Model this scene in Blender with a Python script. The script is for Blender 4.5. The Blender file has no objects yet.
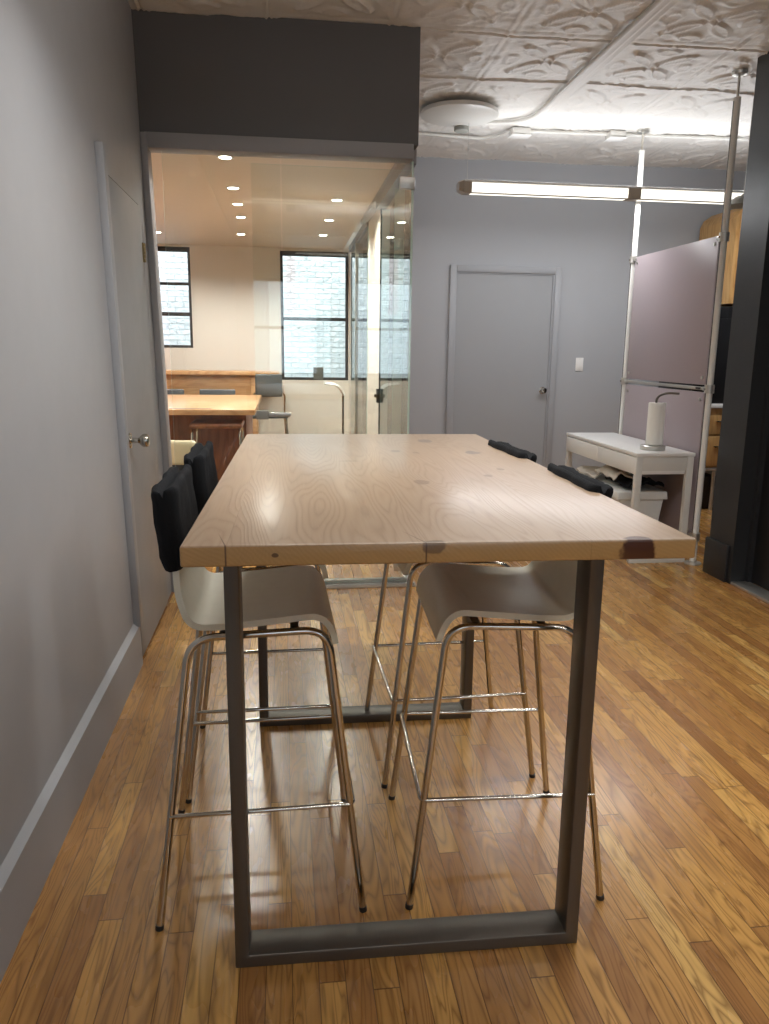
import bpy, bmesh, math, random
import numpy as np
from mathutils import Vector, Matrix, noise
random.seed(7)
SC = bpy.context.scene
COL = SC.collection
PI = math.pi

# ------------------------------------------------------------------ materials
def srgb(r, g, b):
    f = lambda c: (c/255/12.92) if c/255 <= .04045 else ((c/255+.055)/1.055)**2.4
    return (f(r), f(g), f(b), 1)

class NT:
    """small node helper"""
    def __init__(s, name):
        s.m = bpy.data.materials.new(name); s.m.use_nodes = True
        s.t = s.m.node_tree; s.N = s.t.nodes; s.L = s.t.links
        s.N.clear()
        s.out = s.N.new('ShaderNodeOutputMaterial')
    def n(s, kind, **kw):
        nd = s.N.new('ShaderNode'+kind)
        for k, v in kw.items(): setattr(nd, k, v)
        return nd
    def set(s, sock, v):
        if isinstance(v, bpy.types.NodeSocket): s.L.new(v, sock)
        else: sock.default_value = v
    def math(s, op, a, b=None, c=None):
        nd = s.n('Math', operation=op)
        s.set(nd.inputs[0], a)
        if b is not None: s.set(nd.inputs[1], b)
        if c is not None: s.set(nd.inputs[2], c)
        return nd.outputs[0]
    def mix(s, f, a, b, mode='MIX'):
        nd = s.n('Mix', data_type='RGBA', blend_type=mode)
        s.set(nd.inputs[0], f); s.set(nd.inputs[6], a); s.set(nd.inputs[7], b)
        return nd.outputs[2]
    def ramp(s, f, stops):
        nd = s.n('ValToRGB'); s.set(nd.inputs[0], f)
        e = nd.color_ramp.elements
        while len(e) > len(stops): e.remove(e[-1])
        while len(e) < len(stops): e.new(0.5)
        for i, (p, c) in enumerate(stops):
            e[i].position = p; e[i].color = c if len(c) == 4 else (*c, 1)
        return nd.outputs[0]
    def coord(s, which='Object'):
        return s.n('TexCoord').outputs[which]
    def mapping(s, v, loc=(0,0,0), rot=(0,0,0), scale=(1,1,1)):
        nd = s.n('Mapping'); s.set(nd.inputs[0], v)
        nd.inputs[1].default_value = loc; nd.inputs[2].default_value = rot; nd.inputs[3].default_value = scale
        return nd.outputs[0]
    def noise(s, v, scale=5, detail=3, rough=.5, dist=0, out=0):
        nd = s.n('TexNoise'); s.set(nd.inputs['Vector'], v)
        nd.inputs['Scale'].default_value = scale; nd.inputs['Detail'].default_value = detail
        nd.inputs['Roughness'].default_value = rough; nd.inputs['Distortion'].default_value = dist
        return nd.outputs[out]
    def bump(s, h, strength=.2, dist=.01):
        nd = s.n('Bump'); s.set(nd.inputs['Height'], h)
        nd.inputs['Strength'].default_value = strength; nd.inputs['Distance'].default_value = dist
        return nd.outputs[0]
    def bsdf(s, color=(.5,.5,.5,1), rough=.5, metal=0, normal=None, **kw):
        nd = s.n('BsdfPrincipled')
        s.set(nd.inputs['Base Color'], color); s.set(nd.inputs['Roughness'], rough); s.set(nd.inputs['Metallic'], metal)
        if normal is not None: s.set(nd.inputs['Normal'], normal)
        for k, v in kw.items(): s.set(nd.inputs[k], v)
        s.L.new(nd.outputs[0], s.out.inputs[0])
        return nd

def simple(name, col, rough=.5, metal=0, var=.06, scale=30, bump=0, **kw):
    t = NT(name); v = t.coord()
    nz = t.noise(v, scale, 4)
    c2 = tuple(min(1, x*(1+var)) for x in col[:3])+(1,)
    c1 = tuple(x*(1-var) for x in col[:3])+(1,)
    c = t.mix(nz, c1, c2)
    nm = t.bump(nz, bump, .004) if bump else None
    t.bsdf(c, rough, metal, nm, **kw)
    return t.m

def paint(name, col, rough=.55, var=.05):
    t = NT(name); v = t.coord()
    big = t.noise(v, 1.3, 4, .6); fine = t.noise(v, 220, 2)
    mott = t.noise(v, 9, 4, .6)
    c = t.mix(big, tuple(x*(1-var) for x in col[:3])+(1,), tuple(min(1, x*(1+var)) for x in col[:3])+(1,))
    r = t.math('MULTIPLY_ADD', mott, .18, rough-.09)
    h = t.math('ADD', t.math('MULTIPLY', fine, .35), t.math('MULTIPLY', mott, 1.0))
    t.bsdf(c, r, 0, t.bump(h, .12, .004))
    return t.m

def glassmat(name, tint, refl=1.0):
    # architectural pane: clear transmission with a fresnel reflection
    t = NT(name)
    tr = t.n('BsdfTransparent'); tr.inputs[0].default_value = tint
    gl = t.n('BsdfGlossy'); gl.inputs['Roughness'].default_value = 0.0
    gl.inputs[0].default_value = (1,1,1,1)
    fr = t.n('Fresnel'); fr.inputs[0].default_value = 1.5
    mx = t.n('MixShader')
    t.L.new(t.math('MULTIPLY', fr.outputs[0], refl), mx.inputs[0])
    t.L.new(tr.outputs[0], mx.inputs[1]); t.L.new(gl.outputs[0], mx.inputs[2])
    t.L.new(mx.outputs[0], t.out.inputs[0])
    return t.m

def emit(name, col, s):
    t = NT(name); e = t.n('Emission'); e.inputs[0].default_value = col; e.inputs[1].default_value = s
    t.L.new(e.outputs[0], t.out.inputs[0]); return t.m

def brushed(name, col, rough=.3, metal=.8, axis=(1,60,1)):
    t = NT(name); v = t.mapping(t.coord(), scale=axis)
    nz = t.noise(v, 12, 4, .6)
    c = t.mix(nz, tuple(x*.85 for x in col[:3])+(1,), tuple(min(1, x*1.12) for x in col[:3])+(1,))
    r = t.math('MULTIPLY_ADD', nz, .14, rough-.07)
    t.bsdf(c, r, metal, t.bump(nz, .05, .002)); return t.m

def board_floor(name):
    t = NT(name); co = t.coord()
    sx = t.n('SeparateXYZ'); t.L.new(co, sx.inputs[0])
    X, Y = sx.outputs[0], sx.outputs[1]
    W = .0572
    u = t.math('DIVIDE', X, W); ci = t.math('FLOOR', u); fu = t.math('SUBTRACT', u, ci)
    wn = t.n('TexWhiteNoise', noise_dimensions='1D'); t.L.new(ci, wn.inputs['W'])
    ln = t.math('MULTIPLY_ADD', wn.outputs[0], .6, .95)
    wn2 = t.n('TexWhiteNoise', noise_dimensions='1D'); t.L.new(t.math('ADD', ci, 37.3), wn2.inputs['W'])
    v = t.math('DIVIDE', t.math('MULTIPLY_ADD', wn2.outputs[0], 3.7, Y), ln)
    ri = t.math('FLOOR', v); fv = t.math('SUBTRACT', v, ri)
    cb = t.n('CombineXYZ'); t.L.new(ci, cb.inputs[0]); t.L.new(ri, cb.inputs[1])
    # some boards are cut short: split cells randomly
    ws = t.n('TexWhiteNoise', noise_dimensions='3D'); t.L.new(cb.outputs[0], ws.inputs['Vector'])
    sp = t.math('GREATER_THAN', ws.outputs[0], .45)
    half = t.math('MULTIPLY', sp, t.math('GREATER_THAN', fv, .42))
    cb2 = t.n('CombineXYZ'); t.L.new(ci, cb2.inputs[0]); t.L.new(ri, cb2.inputs[1]); t.L.new(half, cb2.inputs[2])
    wc = t.n('TexWhiteNoise', noise_dimensions='3D'); t.L.new(cb2.outputs[0], wc.inputs['Vector'])
    rnd = wc.outputs[0]
    base = t.ramp(rnd, [(0, srgb(160,112,62)), (.10, srgb(178,128,72)), (.35, srgb(196,146,80)), (.6, srgb(210,159,88)), (.82, srgb(218,170,96)), (1, srgb(228,187,114))])
    # grain, shifted per board
    off = t.n('CombineXYZ'); t.L.new(t.math('MULTIPLY', rnd, 23.0), off.inputs[0]); t.L.new(t.math('MULTIPLY', ws.outputs[0], 31.0), off.inputs[1]); t.L.new(t.math('MULTIPLY', rnd, 91.0), off.inputs[2])
    va = t.n('VectorMath', operation='ADD'); t.L.new(co, va.inputs[0]); t.L.new(off.outputs[0], va.inputs[1])
    gv = va.outputs[0]
    fine = t.noise(t.mapping(gv, scale=(110, 3.5, 1)), 1, 3, .6)
    cath = t.noise(t.mapping(gv, scale=(15, 1.6, 1)), 1, 2, .5, .6)
    rings = t.math('FRACT', t.math('MULTIPLY', cath, 13))
    rings = t.math('POWER', t.math('ABSOLUTE', t.math('MULTIPLY_ADD', rings, 2, -1)), 2.2)
    blotch = t.noise(t.mapping(gv, scale=(9, 2.2, 1)), 1, 3, .6)
    c = t.mix(t.math('MULTIPLY', rings, .62), base, srgb(108,68,30))
    c = t.mix(t.math('MULTIPLY', t.math('SUBTRACT', fine, .34), .55), c, srgb(136,86,40))
    c = t.mix(t.math('MULTIPLY', t.math('GREATER_THAN', blotch, .5), t.math('MULTIPLY', t.math('SUBTRACT', blotch, .5), 1.0)), c, srgb(128,80,38))
    # seams
    e1 = t.math('MINIMUM', fu, t.math('SUBTRACT', 1, fu))
    e1 = t.math('LESS_THAN', e1, .022)
    fe = t.math('MULTIPLY', t.math('MINIMUM', fv, t.math('SUBTRACT', 1, fv)), ln)
    e2 = t.math('LESS_THAN', fe, .0016)
    fs = t.math('MULTIPLY', t.math('ABSOLUTE', t.math('SUBTRACT', fv, .42)), ln)
    e3 = t.math('MULTIPLY', sp, t.math('LESS_THAN', fs, .0016))
    ed = t.math('MAXIMUM', e1, t.math('MAXIMUM', e2, e3))
    c = t.mix(t.math('MULTIPLY', ed, .75), c, srgb(78,48,24))
    und = t.noise(t.mapping(co, scale=(14, 2.5, 1)), 1, 2)
    rgh = t.math('MULTIPLY_ADD', blotch, .14, .20)
    h = t.math('SUBTRACT', t.math('ADD', t.math('MULTIPLY', und, .5), t.math('MULTIPLY', fine, .05)), t.math('MULTIPLY', ed, .35))
    t.bsdf(c, rgh, 0, t.bump(h, .28, .006), **{'Specular IOR Level': .5, 'Coat Weight': .12, 'Coat Roughness': .15})
    return t.m

def wood(name, cols, axis='Y', scale=1.0, rough=.35, ring=12, coat=0, planks=None):
    """planked wood, grain along the given object axis"""
    t = NT(name); co = t.coord()
    if axis == 'X': v = t.mapping(co, rot=(0,0,PI/2))
    elif axis == 'Z': v = t.mapping(co, rot=(PI/2,0,0))
    else: v = co
    rnd = None
    if planks:
        sx = t.n('SeparateXYZ'); t.L.new(v, sx.inputs[0])
        pi_ = t.math('FLOOR', t.math('DIVIDE', sx.outputs[0], planks))
        w = t.n('TexWhiteNoise', noise_dimensions='1D'); t.L.new(pi_, w.inputs['W']); rnd = w.outputs[0]
        off = t.n('CombineXYZ'); t.L.new(t.math('MULTIPLY', rnd, 17), off.inputs[1]); t.L.new(t.math('MULTIPLY', rnd, 51), off.inputs[2])
        va = t.n('VectorMath', operation='ADD'); t.L.new(v, va.inputs[0]); t.L.new(off.outputs[0], va.inputs[1]); v = va.outputs[0]
    fine = t.noise(t.mapping(v, scale=(150*scale, 5*scale, 150*scale)), 1, 4, .6)
    cath = t.noise(t.mapping(v, scale=(6*scale, .9*scale, 6*scale)), 1, 3, .5, .5)
    rings = t.math('FRACT', t.math('MULTIPLY', cath, ring))
    rings = t.math('POWER', t.math('ABSOLUTE', t.math('MULTIPLY_ADD', rings, 2, -1)), 1.8)
    f = t.math('ADD', t.math('MULTIPLY', rings, .4), t.math('MULTIPLY', fine, .45))
    if rnd: f = t.math('ADD', f, t.math('MULTIPLY_ADD', rnd, .3, -.15))
    c = t.ramp(f, [(.1, cols[0]), (.45, cols[1]), (.9, cols[2])])
    h = t.math('ADD', t.math('MULTIPLY', rings, .3), t.math('MULTIPLY', fine, .5))
    kw = {'Coat Weight': coat, 'Coat Roughness': .15} if coat else {}
    t.bsdf(c, rough, 0, t.bump(h, .08, .003), **kw)
    return t.m

def table_wood(name):
    """pale lacquered slab of wide boards; x 0..w, y 0..l, z up, with its knots"""
    t = NT(name); co = t.coord()
    sx = t.n('SeparateXYZ'); t.L.new(co, sx.inputs[0]); X, Y, Z = sx.outputs
    geo = t.n('NewGeometry')
    # boards, seams at given x
    seams = [-.365, -.035, .25]
    idx = 0.0
    for s_ in seams:
        g = t.math('GREATER_THAN', X, s_); idx = t.math('ADD', g, idx)
    w = t.n('TexWhiteNoise', noise_dimensions='1D'); t.set(w.inputs['W'], t.math('ADD', idx, 4.7)); rnd = w.outputs[0]
    off = t.n('CombineXYZ'); t.L.new(t.math('MULTIPLY', rnd, 7), off.inputs[0]); t.L.new(t.math('MULTIPLY', rnd, 17), off.inputs[1]); t.L.new(t.math('MULTIPLY', rnd, 5), off.inputs[2])
    va = t.n('VectorMath', operation='ADD'); t.L.new(co, va.inputs[0]); t.L.new(off.outputs[0], va.inputs[1]); v = va.outputs[0]
    fine = t.noise(t.mapping(v, scale=(190, 7, 60)), 1, 4, .65)
    cath = t.noise(t.mapping(v, scale=(6.5, .75, 6)), 1, 2, .42, .25)
    rg = t.math('FRACT', t.math('ADD', t.math('MULTIPLY', cath, 36), t.math('MULTIPLY', fine, .35)))
    rg = t.math('POWER', t.math('ABSOLUTE', t.math('MULTIPLY_ADD', rg, 2, -1)), 2.0)
    f = t.math('ADD', t.math('MULTIPLY', rg, .30), t.math('ADD', t.math('MULTIPLY', fine, .4), t.math('MULTIPLY_ADD', rnd, .16, -.05)))
    c = t.ramp(f, [(.05, srgb(178,154,129)), (.45, srgb(166,140,113)), (.95, srgb(132,106,80))])
    # end grain / side faces are more golden
    nrm = t.n('SeparateXYZ'); t.L.new(geo.outputs['Normal'], nrm.inputs[0])
    side = t.math('LESS_THAN', nrm.outputs[2], .5)
    arc = t.n('TexWave', wave_type='RINGS', rings_direction='Y'); t.L.new(t.mapping(v, loc=(-.1,0,.35), scale=(1,.02,1)), arc.inputs[0])
    arc.inputs['Scale'].default_value = 45; arc.inputs['Distortion'].default_value = 4
    cs = t.mix(t.math('MULTIPLY_ADD', t.noise(co, 6, 3), .5, .1), t.mix(t.math('MULTIPLY', arc.outputs['Fac'], .3), srgb(184,148,98), srgb(156,120,74)), srgb(156,120,74))
    c = t.mix(side, c, cs)
    # knots: (x, y, z, rx, ry, strength, colour)
    K = [(.335,-.858,.0,.030,.026,1.0,'r'), (.20,.62,.02,.026,.05,.75,'g'), (.30,.30,.02,.024,.04,.8,'g'), (.30,-.05,.02,.012,.018,.6,'b'),
         (.24,-.16,.02,.012,.02,.6,'b'), (.06,.34,.02,.016,.03,.6,'b'), (.12,.30,.02,.012,.02,.45,'b'), (.05,-.25,.02,.020,.035,.5,'b'),
         (-.10,.12,.02,.03,.012,.35,'b'), (-.287,-.855,1.009,.006,.02,.95,'f'), (-.022,-.855,1.020,.020,.02,.75,'f')]
    warp = t.noise(co, 45, 3); 
    kt = 0.0
    for (kx, ky, kz, rx, ry, st, kind) in K:
        dx = t.math('DIVIDE', t.math('SUBTRACT', X, kx), rx)
        dy = t.math('DIVIDE', t.math('SUBTRACT', Y, ky), ry)
        q2 = t.math('ADD', t.math('MULTIPLY', dx, dx), t.math('MULTIPLY', dy, dy))
        if kind == 'f':
            dz = t.math('DIVIDE', t.math('SUBTRACT', Z, kz), rx*.7); q2 = t.math('ADD', q2, t.math('MULTIPLY', dz, dz))
        d = t.math('SQRT', q2)
        d = t.math('ADD', d, t.math('MULTIPLY_ADD', warp, .9, -.45))
        m = t.math('SMOOTHSTEP' if False else 'LESS_THAN', d, 1.0)
        soft = t.n('MapRange', interpolation_type='SMOOTHSTEP'); t.L.new(d, soft.inputs[0])
        soft.inputs[1].default_value = 1.1; soft.inputs[2].default_value = .8; soft.inputs[3].default_value = 0; soft.inputs[4].default_value = st
        kc = {'r': srgb(78,44,30), 'g': srgb(112,100,92), 'b': srgb(104,82,60), 'f': srgb(96,70,46)}[kind]
        c = t.mix(soft.outputs[0], c, kc)
    # seams as thin darker glue lines
    for s_ in seams:
        wob = t.noise(t.mapping(co, scale=(1,8,1)), 2, 2)
        d = t.math('ABSOLUTE', t.math('SUBTRACT', X, t.math('MULTIPLY_ADD', wob, .003, s_-.0015)))
        c = t.mix(t.math('MULTIPLY', t.math('LESS_THAN', d, .0009), .22), c, srgb(110,82,56))
    # two cracks running in from the near edge
    for (cx, slope, ln) in ((-.367, -.22, .085), (-.036, -.34, .09)):
        yy = t.math('ADD', Y, .855)
        d = t.math('ABSOLUTE', t.math('SUBTRACT', X, t.math('MULTIPLY_ADD', yy, slope, cx)))
        wdt = t.math('MULTIPLY_ADD', yy, -.0013/ln, .0014)
        c = t.mix(t.math('MULTIPLY', t.math('LESS_THAN', d, wdt), .85), c, srgb(84,58,40))
    und = t.noise(t.mapping(v, scale=(8, 3, 8)), 1, 2)
    h = t.math('ADD', t.math('MULTIPLY', rg, .14), t.math('ADD', t.math('MULTIPLY', fine, .10), t.math('MULTIPLY', und, .5)))
    t.bsdf(c, t.math('MULTIPLY_ADD', und, .12, .27), 0, t.bump(h, .25, .004), **{'Coat Weight': .3, 'Coat Roughness': .2})
    return t.m

def brickmat(name):
    t = NT(name); v = t.mapping(t.coord(), rot=(PI/2,0,0))
    b = t.n('TexBrick'); t.L.new(v, b.inputs[0])
    b.inputs['Color1'].default_value = srgb(236,238,240); b.inputs['Color2'].default_value = srgb(222,226,230)
    b.inputs['Mortar'].default_value = srgb(214,219,222)
    b.inputs['Scale'].default_value = 1; b.inputs['Brick Width'].default_value = .20; b.inputs['Row Height'].default_value = .065; b.inputs['Mortar Size'].default_value = .006; b.inputs['Mortar Smooth'].default_value = .6
    nz = t.noise(t.coord(), 14, 5, .6)
    sx = t.n('SeparateXYZ'); t.L.new(t.coord(), sx.inputs[0])
    h = t.math('ADD', t.math('MULTIPLY', t.math('SUBTRACT', 1, b.outputs[1]), .8), t.math('MULTIPLY', nz, 1.3))
    # a run of bare pinkish bricks beside the paint edge
    px = t.math('ADD', sx.outputs[0], t.math('MULTIPLY_ADD', nz, .1, -.05))
    band = t.math('MULTIPLY', t.math('LESS_THAN', t.math('ABSOLUTE', t.math('SUBTRACT', px, .10)), .055), t.math('GREATER_THAN', sx.outputs[2], 1.78))
    c = t.mix(t.math('MULTIPLY', band, .5), b.outputs[0], srgb(214,176,176))
    t.bsdf(c, .8, 0, t.bump(h, .9, .03)); return t.m

M = {}
M['wall'] = paint('grey_wall_paint', srgb(170,172,176), .5)
M['trim'] = paint('grey_trim_paint', srgb(160,162,166), .45)
M['wall_dark'] = paint('charcoal_paint', srgb(90,88,87), .5)
M['header'] = paint('mid_grey_paint', srgb(148,147,148), .45)
M['door'] = paint('door_grey_paint', srgb(158,160,163), .5)
M['cream'] = paint('cream_wall_paint', srgb(228,223,216), .6, .02)
M['cream_ceiling'] = paint('warm_white_ceiling_paint', srgb(222,212,200), .6, .02)
M['floor'] = board_floor('oak_strip_floor')
M['tin'] = simple('painted_tin', srgb(228,225,220), .42, 0, .04, 60, .15)
M['black'] = paint('black_paint', srgb(39,40,42), .4)
M['black_deep'] = simple('black_satin', srgb(20,20,22), .35)
M['steel'] = brushed('dark_raw_steel', srgb(102,96,89), .4, .65, (40,1,1))
M['chrome'] = simple('polished_chrome', srgb(205,200,190), .12, 1, .03)
M['alu'] = brushed('satin_aluminium', srgb(206,204,198), .36, .85, (1,1,30))
M['post'] = simple('silver_powder_coat', srgb(228,227,222), .4, 0, .02)
M['white'] = simple('white_lacquer', srgb(232,231,228), .3, 0, .02)
M['white_paint'] = simple('white_enamel', srgb(214,212,206), .35, 0, .03)
M['plastic_white'] = simple('white_plastic', srgb(222,222,218), .38, 0, .03)
M['plastic_dark'] = simple('dark_plastic', srgb(40,38,38), .45, 0, .05)
M['table'] = table_wood('pale_lacquered_pine')
M['seat'] = brushed('grey_laminate', srgb(150,140,124), .24, .8, (2,70,2))
M['seat_edge'] = simple('cream_ply_edge', srgb(244,241,222), .45, 0, .05)
M['fabric'] = None
t = NT('black_fabric'); v = t.coord()
nz = t.noise(v, 420, 3, .7); wv = t.noise(v, 14, 3, .6)
t.bsdf(t.mix(nz, srgb(14,15,17), srgb(36,38,42)), .92, 0, t.bump(t.math('ADD', nz, t.math('MULTIPLY', wv, 1.5)), .5, .004), **{'Specular IOR Level': .2})
M['fabric'] = t.m
M['glass'] = glassmat('clear_glass', (.955,.975,.96,1))
M['glass_side'] = glassmat('greenish_glass', (.90,.94,.925,1))
M['glass_edge'] = simple('green_glass_edge', srgb(206,226,216), .2, 0, .05)
M['winglass'] = glassmat('window_glass', (.97,.98,.98,1))
M['brick'] = brickmat('white_painted_brick')
M['lilac'] = simple('lilac_grey_acrylic', srgb(160,148,152), .33, 0, .02)
M['oak_honey'] = wood('honey_veneer', (srgb(206,166,110), srgb(190,148,92), srgb(166,122,70)), 'Z', .6, .4)
M['oak_tan'] = wood('tan_worktop_wood', (srgb(214,172,128), srgb(200,154,108), srgb(178,130,86)), 'X', .8, .28)
M['brown_wood'] = wood('red_brown_panel', (srgb(150,98,64), srgb(132,82,50), srgb(108,64,38)), 'Z', .7, .35)
M['window_frame'] = simple('black_window_frame', srgb(48,46,46), .5)
M['cream_leather'] = simple('cream_upholstery', srgb(226,214,178), .5, 0, .04, 20, .1)
M['brass'] = simple('aged_brass', srgb(150,132,96), .35, .9, .1)
M['slate'] = simple('slate_grey_seat', srgb(84,88,92), .45, 0, .06)
M['paper'] = simple('paper_towel', srgb(238,236,230), .9, 0, .02, 200, .4)
M['newsprint'] = simple('newsprint', srgb(190,182,170), .85, 0, .12, 25, .2)
M['lamp_white'] = emit('lamp_diffuser', (1,.95,.84,1), 1.7)
M['downlight'] = emit('downlight_lens', (1,.92,.78,1), 26)
M['frosted'] = simple('frosted_grey_plate', srgb(150,150,142), .5)
M['tan_metal'] = simple('taupe_metal', srgb(172,158,142), .4, .3, .04)
M['sky_glow'] = emit('daylight_sky', (.62,.78,1,1), 3.0)

# ------------------------------------------------------------------ mesh helpers
def link(name, me, mats, parent=None):
    o = bpy.data.objects.new(name, me); COL.objects.link(o)
    for m in (mats if isinstance(mats, (list, tuple)) else [mats]): me.materials.append(m)
    if parent is not None: o.parent = parent
    return o
def finish(bm, name, mats, parent=None, smooth=True, ang=35):
    bmesh.ops.recalc_face_normals(bm, faces=bm.faces)
    me = bpy.data.meshes.new(name)
    if smooth:
        for f in bm.faces: f.smooth = True
        for e in bm.edges:
            if len(e.link_faces) == 2 and e.calc_face_angle(0) > math.radians(ang): e.smooth = False
    bm.to_mesh(me); bm.free()
    return link(name, me, mats, parent)
def a_box(bm, lo, hi, bev=0, seg=2, mi=0, mat=None):
    g = bmesh.ops.create_cube(bm, size=1)
    vs = g['verts']
    c = [(lo[i]+hi[i])/2 for i in range(3)]; s = [hi[i]-lo[i] for i in range(3)]
    for v in vs:
        v.co = Vector((c[0]+v.co.x*s[0], c[1]+v.co.y*s[1], c[2]+v.co.z*s[2]))
    fs = set(f for v in vs for f in v.link_faces)
    if bev:
        es = set(e for v in vs for e in v.link_edges)
        r = bmesh.ops.bevel(bm, geom=list(es), offset=bev, segments=seg, affect='EDGES', profile=.5)
        fs = set(r['faces']) | set(f for f in fs if f.is_valid)
        vs = list({v for f in fs for v in f.verts})
    for f in fs:
        if f.is_valid: f.material_index = mi
    if mat is not None: bmesh.ops.transform(bm, matrix=mat, verts=vs)
    return vs
def a_cyl(bm, p0, p1, r0, r1=None, seg=16, cap=True, bev=0):
    r1 = r0 if r1 is None else r1
    p0, p1 = Vector(p0), Vector(p1); d = p1-p0
    m = Matrix.Translation((p0+p1)/2) @ d.to_track_quat('Z', 'Y').to_matrix().to_4x4()
    g = bmesh.ops.create_cone(bm, cap_ends=cap, segments=seg, radius1=r0, radius2=r1, depth=d.length, matrix=m)
    return g['verts']
def a_lathe(bm, prof, c=(0,0,0), seg=28, axis='Z'):
    rings = []
    for (r, h) in prof:
        ring = []
        for k in range(seg):
            a = 2*PI*k/seg
            p = {'Z': (r*math.cos(a), r*math.sin(a), h), 'X': (h, r*math.cos(a), r*math.sin(a)), 'Y': (r*math.cos(a), h, r*math.sin(a))}[axis]
            ring.append(bm.verts.new((c[0]+p[0], c[1]+p[1], c[2]+p[2])))
        rings.append(ring)
    for a, b in zip(rings, rings[1:]):
        for k in range(seg): bm.faces.new((a[k], a[(k+1)%seg], b[(k+1)%seg], b[k]))
    bm.faces.new(rings[0]); bm.faces.new(rings[-1][::-1])
def a_tube(bm, pts, r, seg=12, closed=False):
    pts = [Vector(p) for p in pts]; n = len(pts); rings = []
    prev = None
    for i, p in enumerate(pts):
        if closed: d = pts[(i+1)%n]-pts[i-1]
        else: d = pts[min(i+1, n-1)]-pts[max(i-1, 0)]
        d.normalize()
        if prev is None:
            u = d.orthogonal().normalized()
        else:
            u = (prev-d*prev.dot(d)).normalized()
        prev = u; w = d.cross(u)
        rings.append([bm.verts.new(p+r*(math.cos(2*PI*k/seg)*u+math.sin(2*PI*k/seg)*w)) for k in range(seg)])
    m = n if closed else n-1
    for i in range(m):
        a, b = rings[i], rings[(i+1)%n]
        for k in range(seg): bm.faces.new((a[k], a[(k+1)%seg], b[(k+1)%seg], b[k]))
    if not closed: bm.faces.new(rings[0][::-1]); bm.faces.new(rings[-1])
def fillet(pts, r, n=6):
    """round the corners of a polyline"""
    pts = [Vector(p) for p in pts]; out = [pts[0]]
    for i in range(1, len(pts)-1):
        a, b, c = pts[i-1], pts[i], pts[i+1]
        rr = min(r, (a-b).length*.49, (c-b).length*.49)
        p0 = b+(a-b).normalized()*rr; p1 = b+(c-b).normalized()*rr
        for k in range(n+1):
            s = k/n; out.append(p0*(1-s)**2+b*2*s*(1-s)+p1*s*s)
    out.append(pts[-1]); return out
def box(name, mat, lo, hi, parent=None, bev=0, seg=2):
    bm = bmesh.new(); a_box(bm, lo, hi, bev, seg); return finish(bm, name, mat, parent)
def boxes(name, mat, L, parent=None, bev=0):
    bm = bmesh.new()
    for lo, hi in L: a_box(bm, lo, hi, bev)
    return finish(bm, name, mat, parent)
def prism(name, mat, quad, z0, z1, parent=None):
    """vertical prism; quad is [(x0,y0) ...] with optional per-corner lean in x"""
    bm = bmesh.new()
    a = [bm.verts.new((x+ln*z0, y, z0)) for x, y, ln in quad]; b = [bm.verts.new((x+ln*z1, y, z1)) for x, y, ln in quad]
    n = len(a)
    for k in range(n): bm.faces.new((a[k], a[(k+1)%n], b[(k+1)%n], b[k]))
    bm.faces.new(a[::-1]); bm.faces.new(b)
    return finish(bm, name, mat, parent, smooth=False)
def tube(name, mat, pts, r, parent=None, seg=12, closed=False):
    bm = bmesh.new(); a_tube(bm, pts, r, seg, closed); return finish(bm, name, mat, parent, ang=60)
def cyl(name, mat, p0, p1, r, parent=None, r1=None, seg=20):
    bm = bmesh.new(); a_cyl(bm, p0, p1, r, r1, seg); return finish(bm, name, mat, parent)
def lathe(name, mat, prof, c=(0,0,0), parent=None, seg=28, axis='Z'):
    bm = bmesh.new(); a_lathe(bm, prof, c, seg, axis); return finish(bm, name, mat, parent)
def tag(o, label, cat, group=None, kind=None):
    if label: o['label'] = label
    if cat: o['category'] = cat
    if group: o['group'] = group
    if kind: o['kind'] = kind
    return o
def thing(name, label, cat, loc=(0,0,0), rz=0, group=None):
    o = bpy.data.objects.new(name, None); COL.objects.link(o); o.empty_display_size = .1
    o.location = loc; o.rotation_euler = (0,0,rz)
    return tag(o, label, cat, group)
def struct(o, label=None):
    o['kind'] = 'structure'
    if label: o['label'] = label
    return o
def dup(root, loc, rz=0, label=None, group=None):
    r = root.copy(); COL.objects.link(r); r.location = loc; r.rotation_euler = (0,0,rz)
    if label: r['label'] = label
    if group: r['group'] = group
    for ch in list(root.children):
        c = ch.copy(); COL.objects.link(c); c.parent = r
        for g in list(ch.children):
            d = g.copy(); COL.objects.link(d); d.parent = c
    return r

# ------------------------------------------------------------------ key dimensions (metres)
C = 2.947                      # tin ceiling
YG = 4.286                     # face of the glass front
XS = .716                      # side of the glass room
YB = 6.91                      # grey end wall
YW = 8.9                       # window wall of the glass room
ZI = 2.42                      # ceiling of the glass room
LEAN = -.0224
WX = lambda z: -.642+LEAN*z    # old plaster wall on the left, slightly out of plumb
XR = 2.62                      # black wall on the right
Y0 = -3.2                      # wall behind the camera

# ------------------------------------------------------------------ room shell
struct(box('floor', M['floor'], (-3.4, Y0-.1, -.1), (4.6, 9.0, 0)))
struct(prism('wall_left', M['wall'], [(-.642, Y0, LEAN), (-.642, YG+.06, LEAN), (-.80, YG+.06, 0), (-.80, Y0, 0)], 0, C))
bm = bmesh.new()
for (xa, xb, ya, yb, za, zb) in ((-.002, .020, Y0, 3.25, 0, .178),):
    q = [(WX(za)+xa, ya, za), (WX(za)+xb, ya, za), (WX(zb)+xb, ya, zb), (WX(.195)+xa, ya, .197)]
    f = [bm.verts.new(p) for p in q]; b = [bm.verts.new((p[0], yb, p[2])) for p in q]
    for k in range(4): bm.faces.new((f[k], f[(k+1)%4], b[(k+1)%4], b[k]))
    bm.faces.new(f[::-1]); bm.faces.new(b)
struct(finish(bm, 'baseboard_left', [M['wall']], smooth=False))

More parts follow.
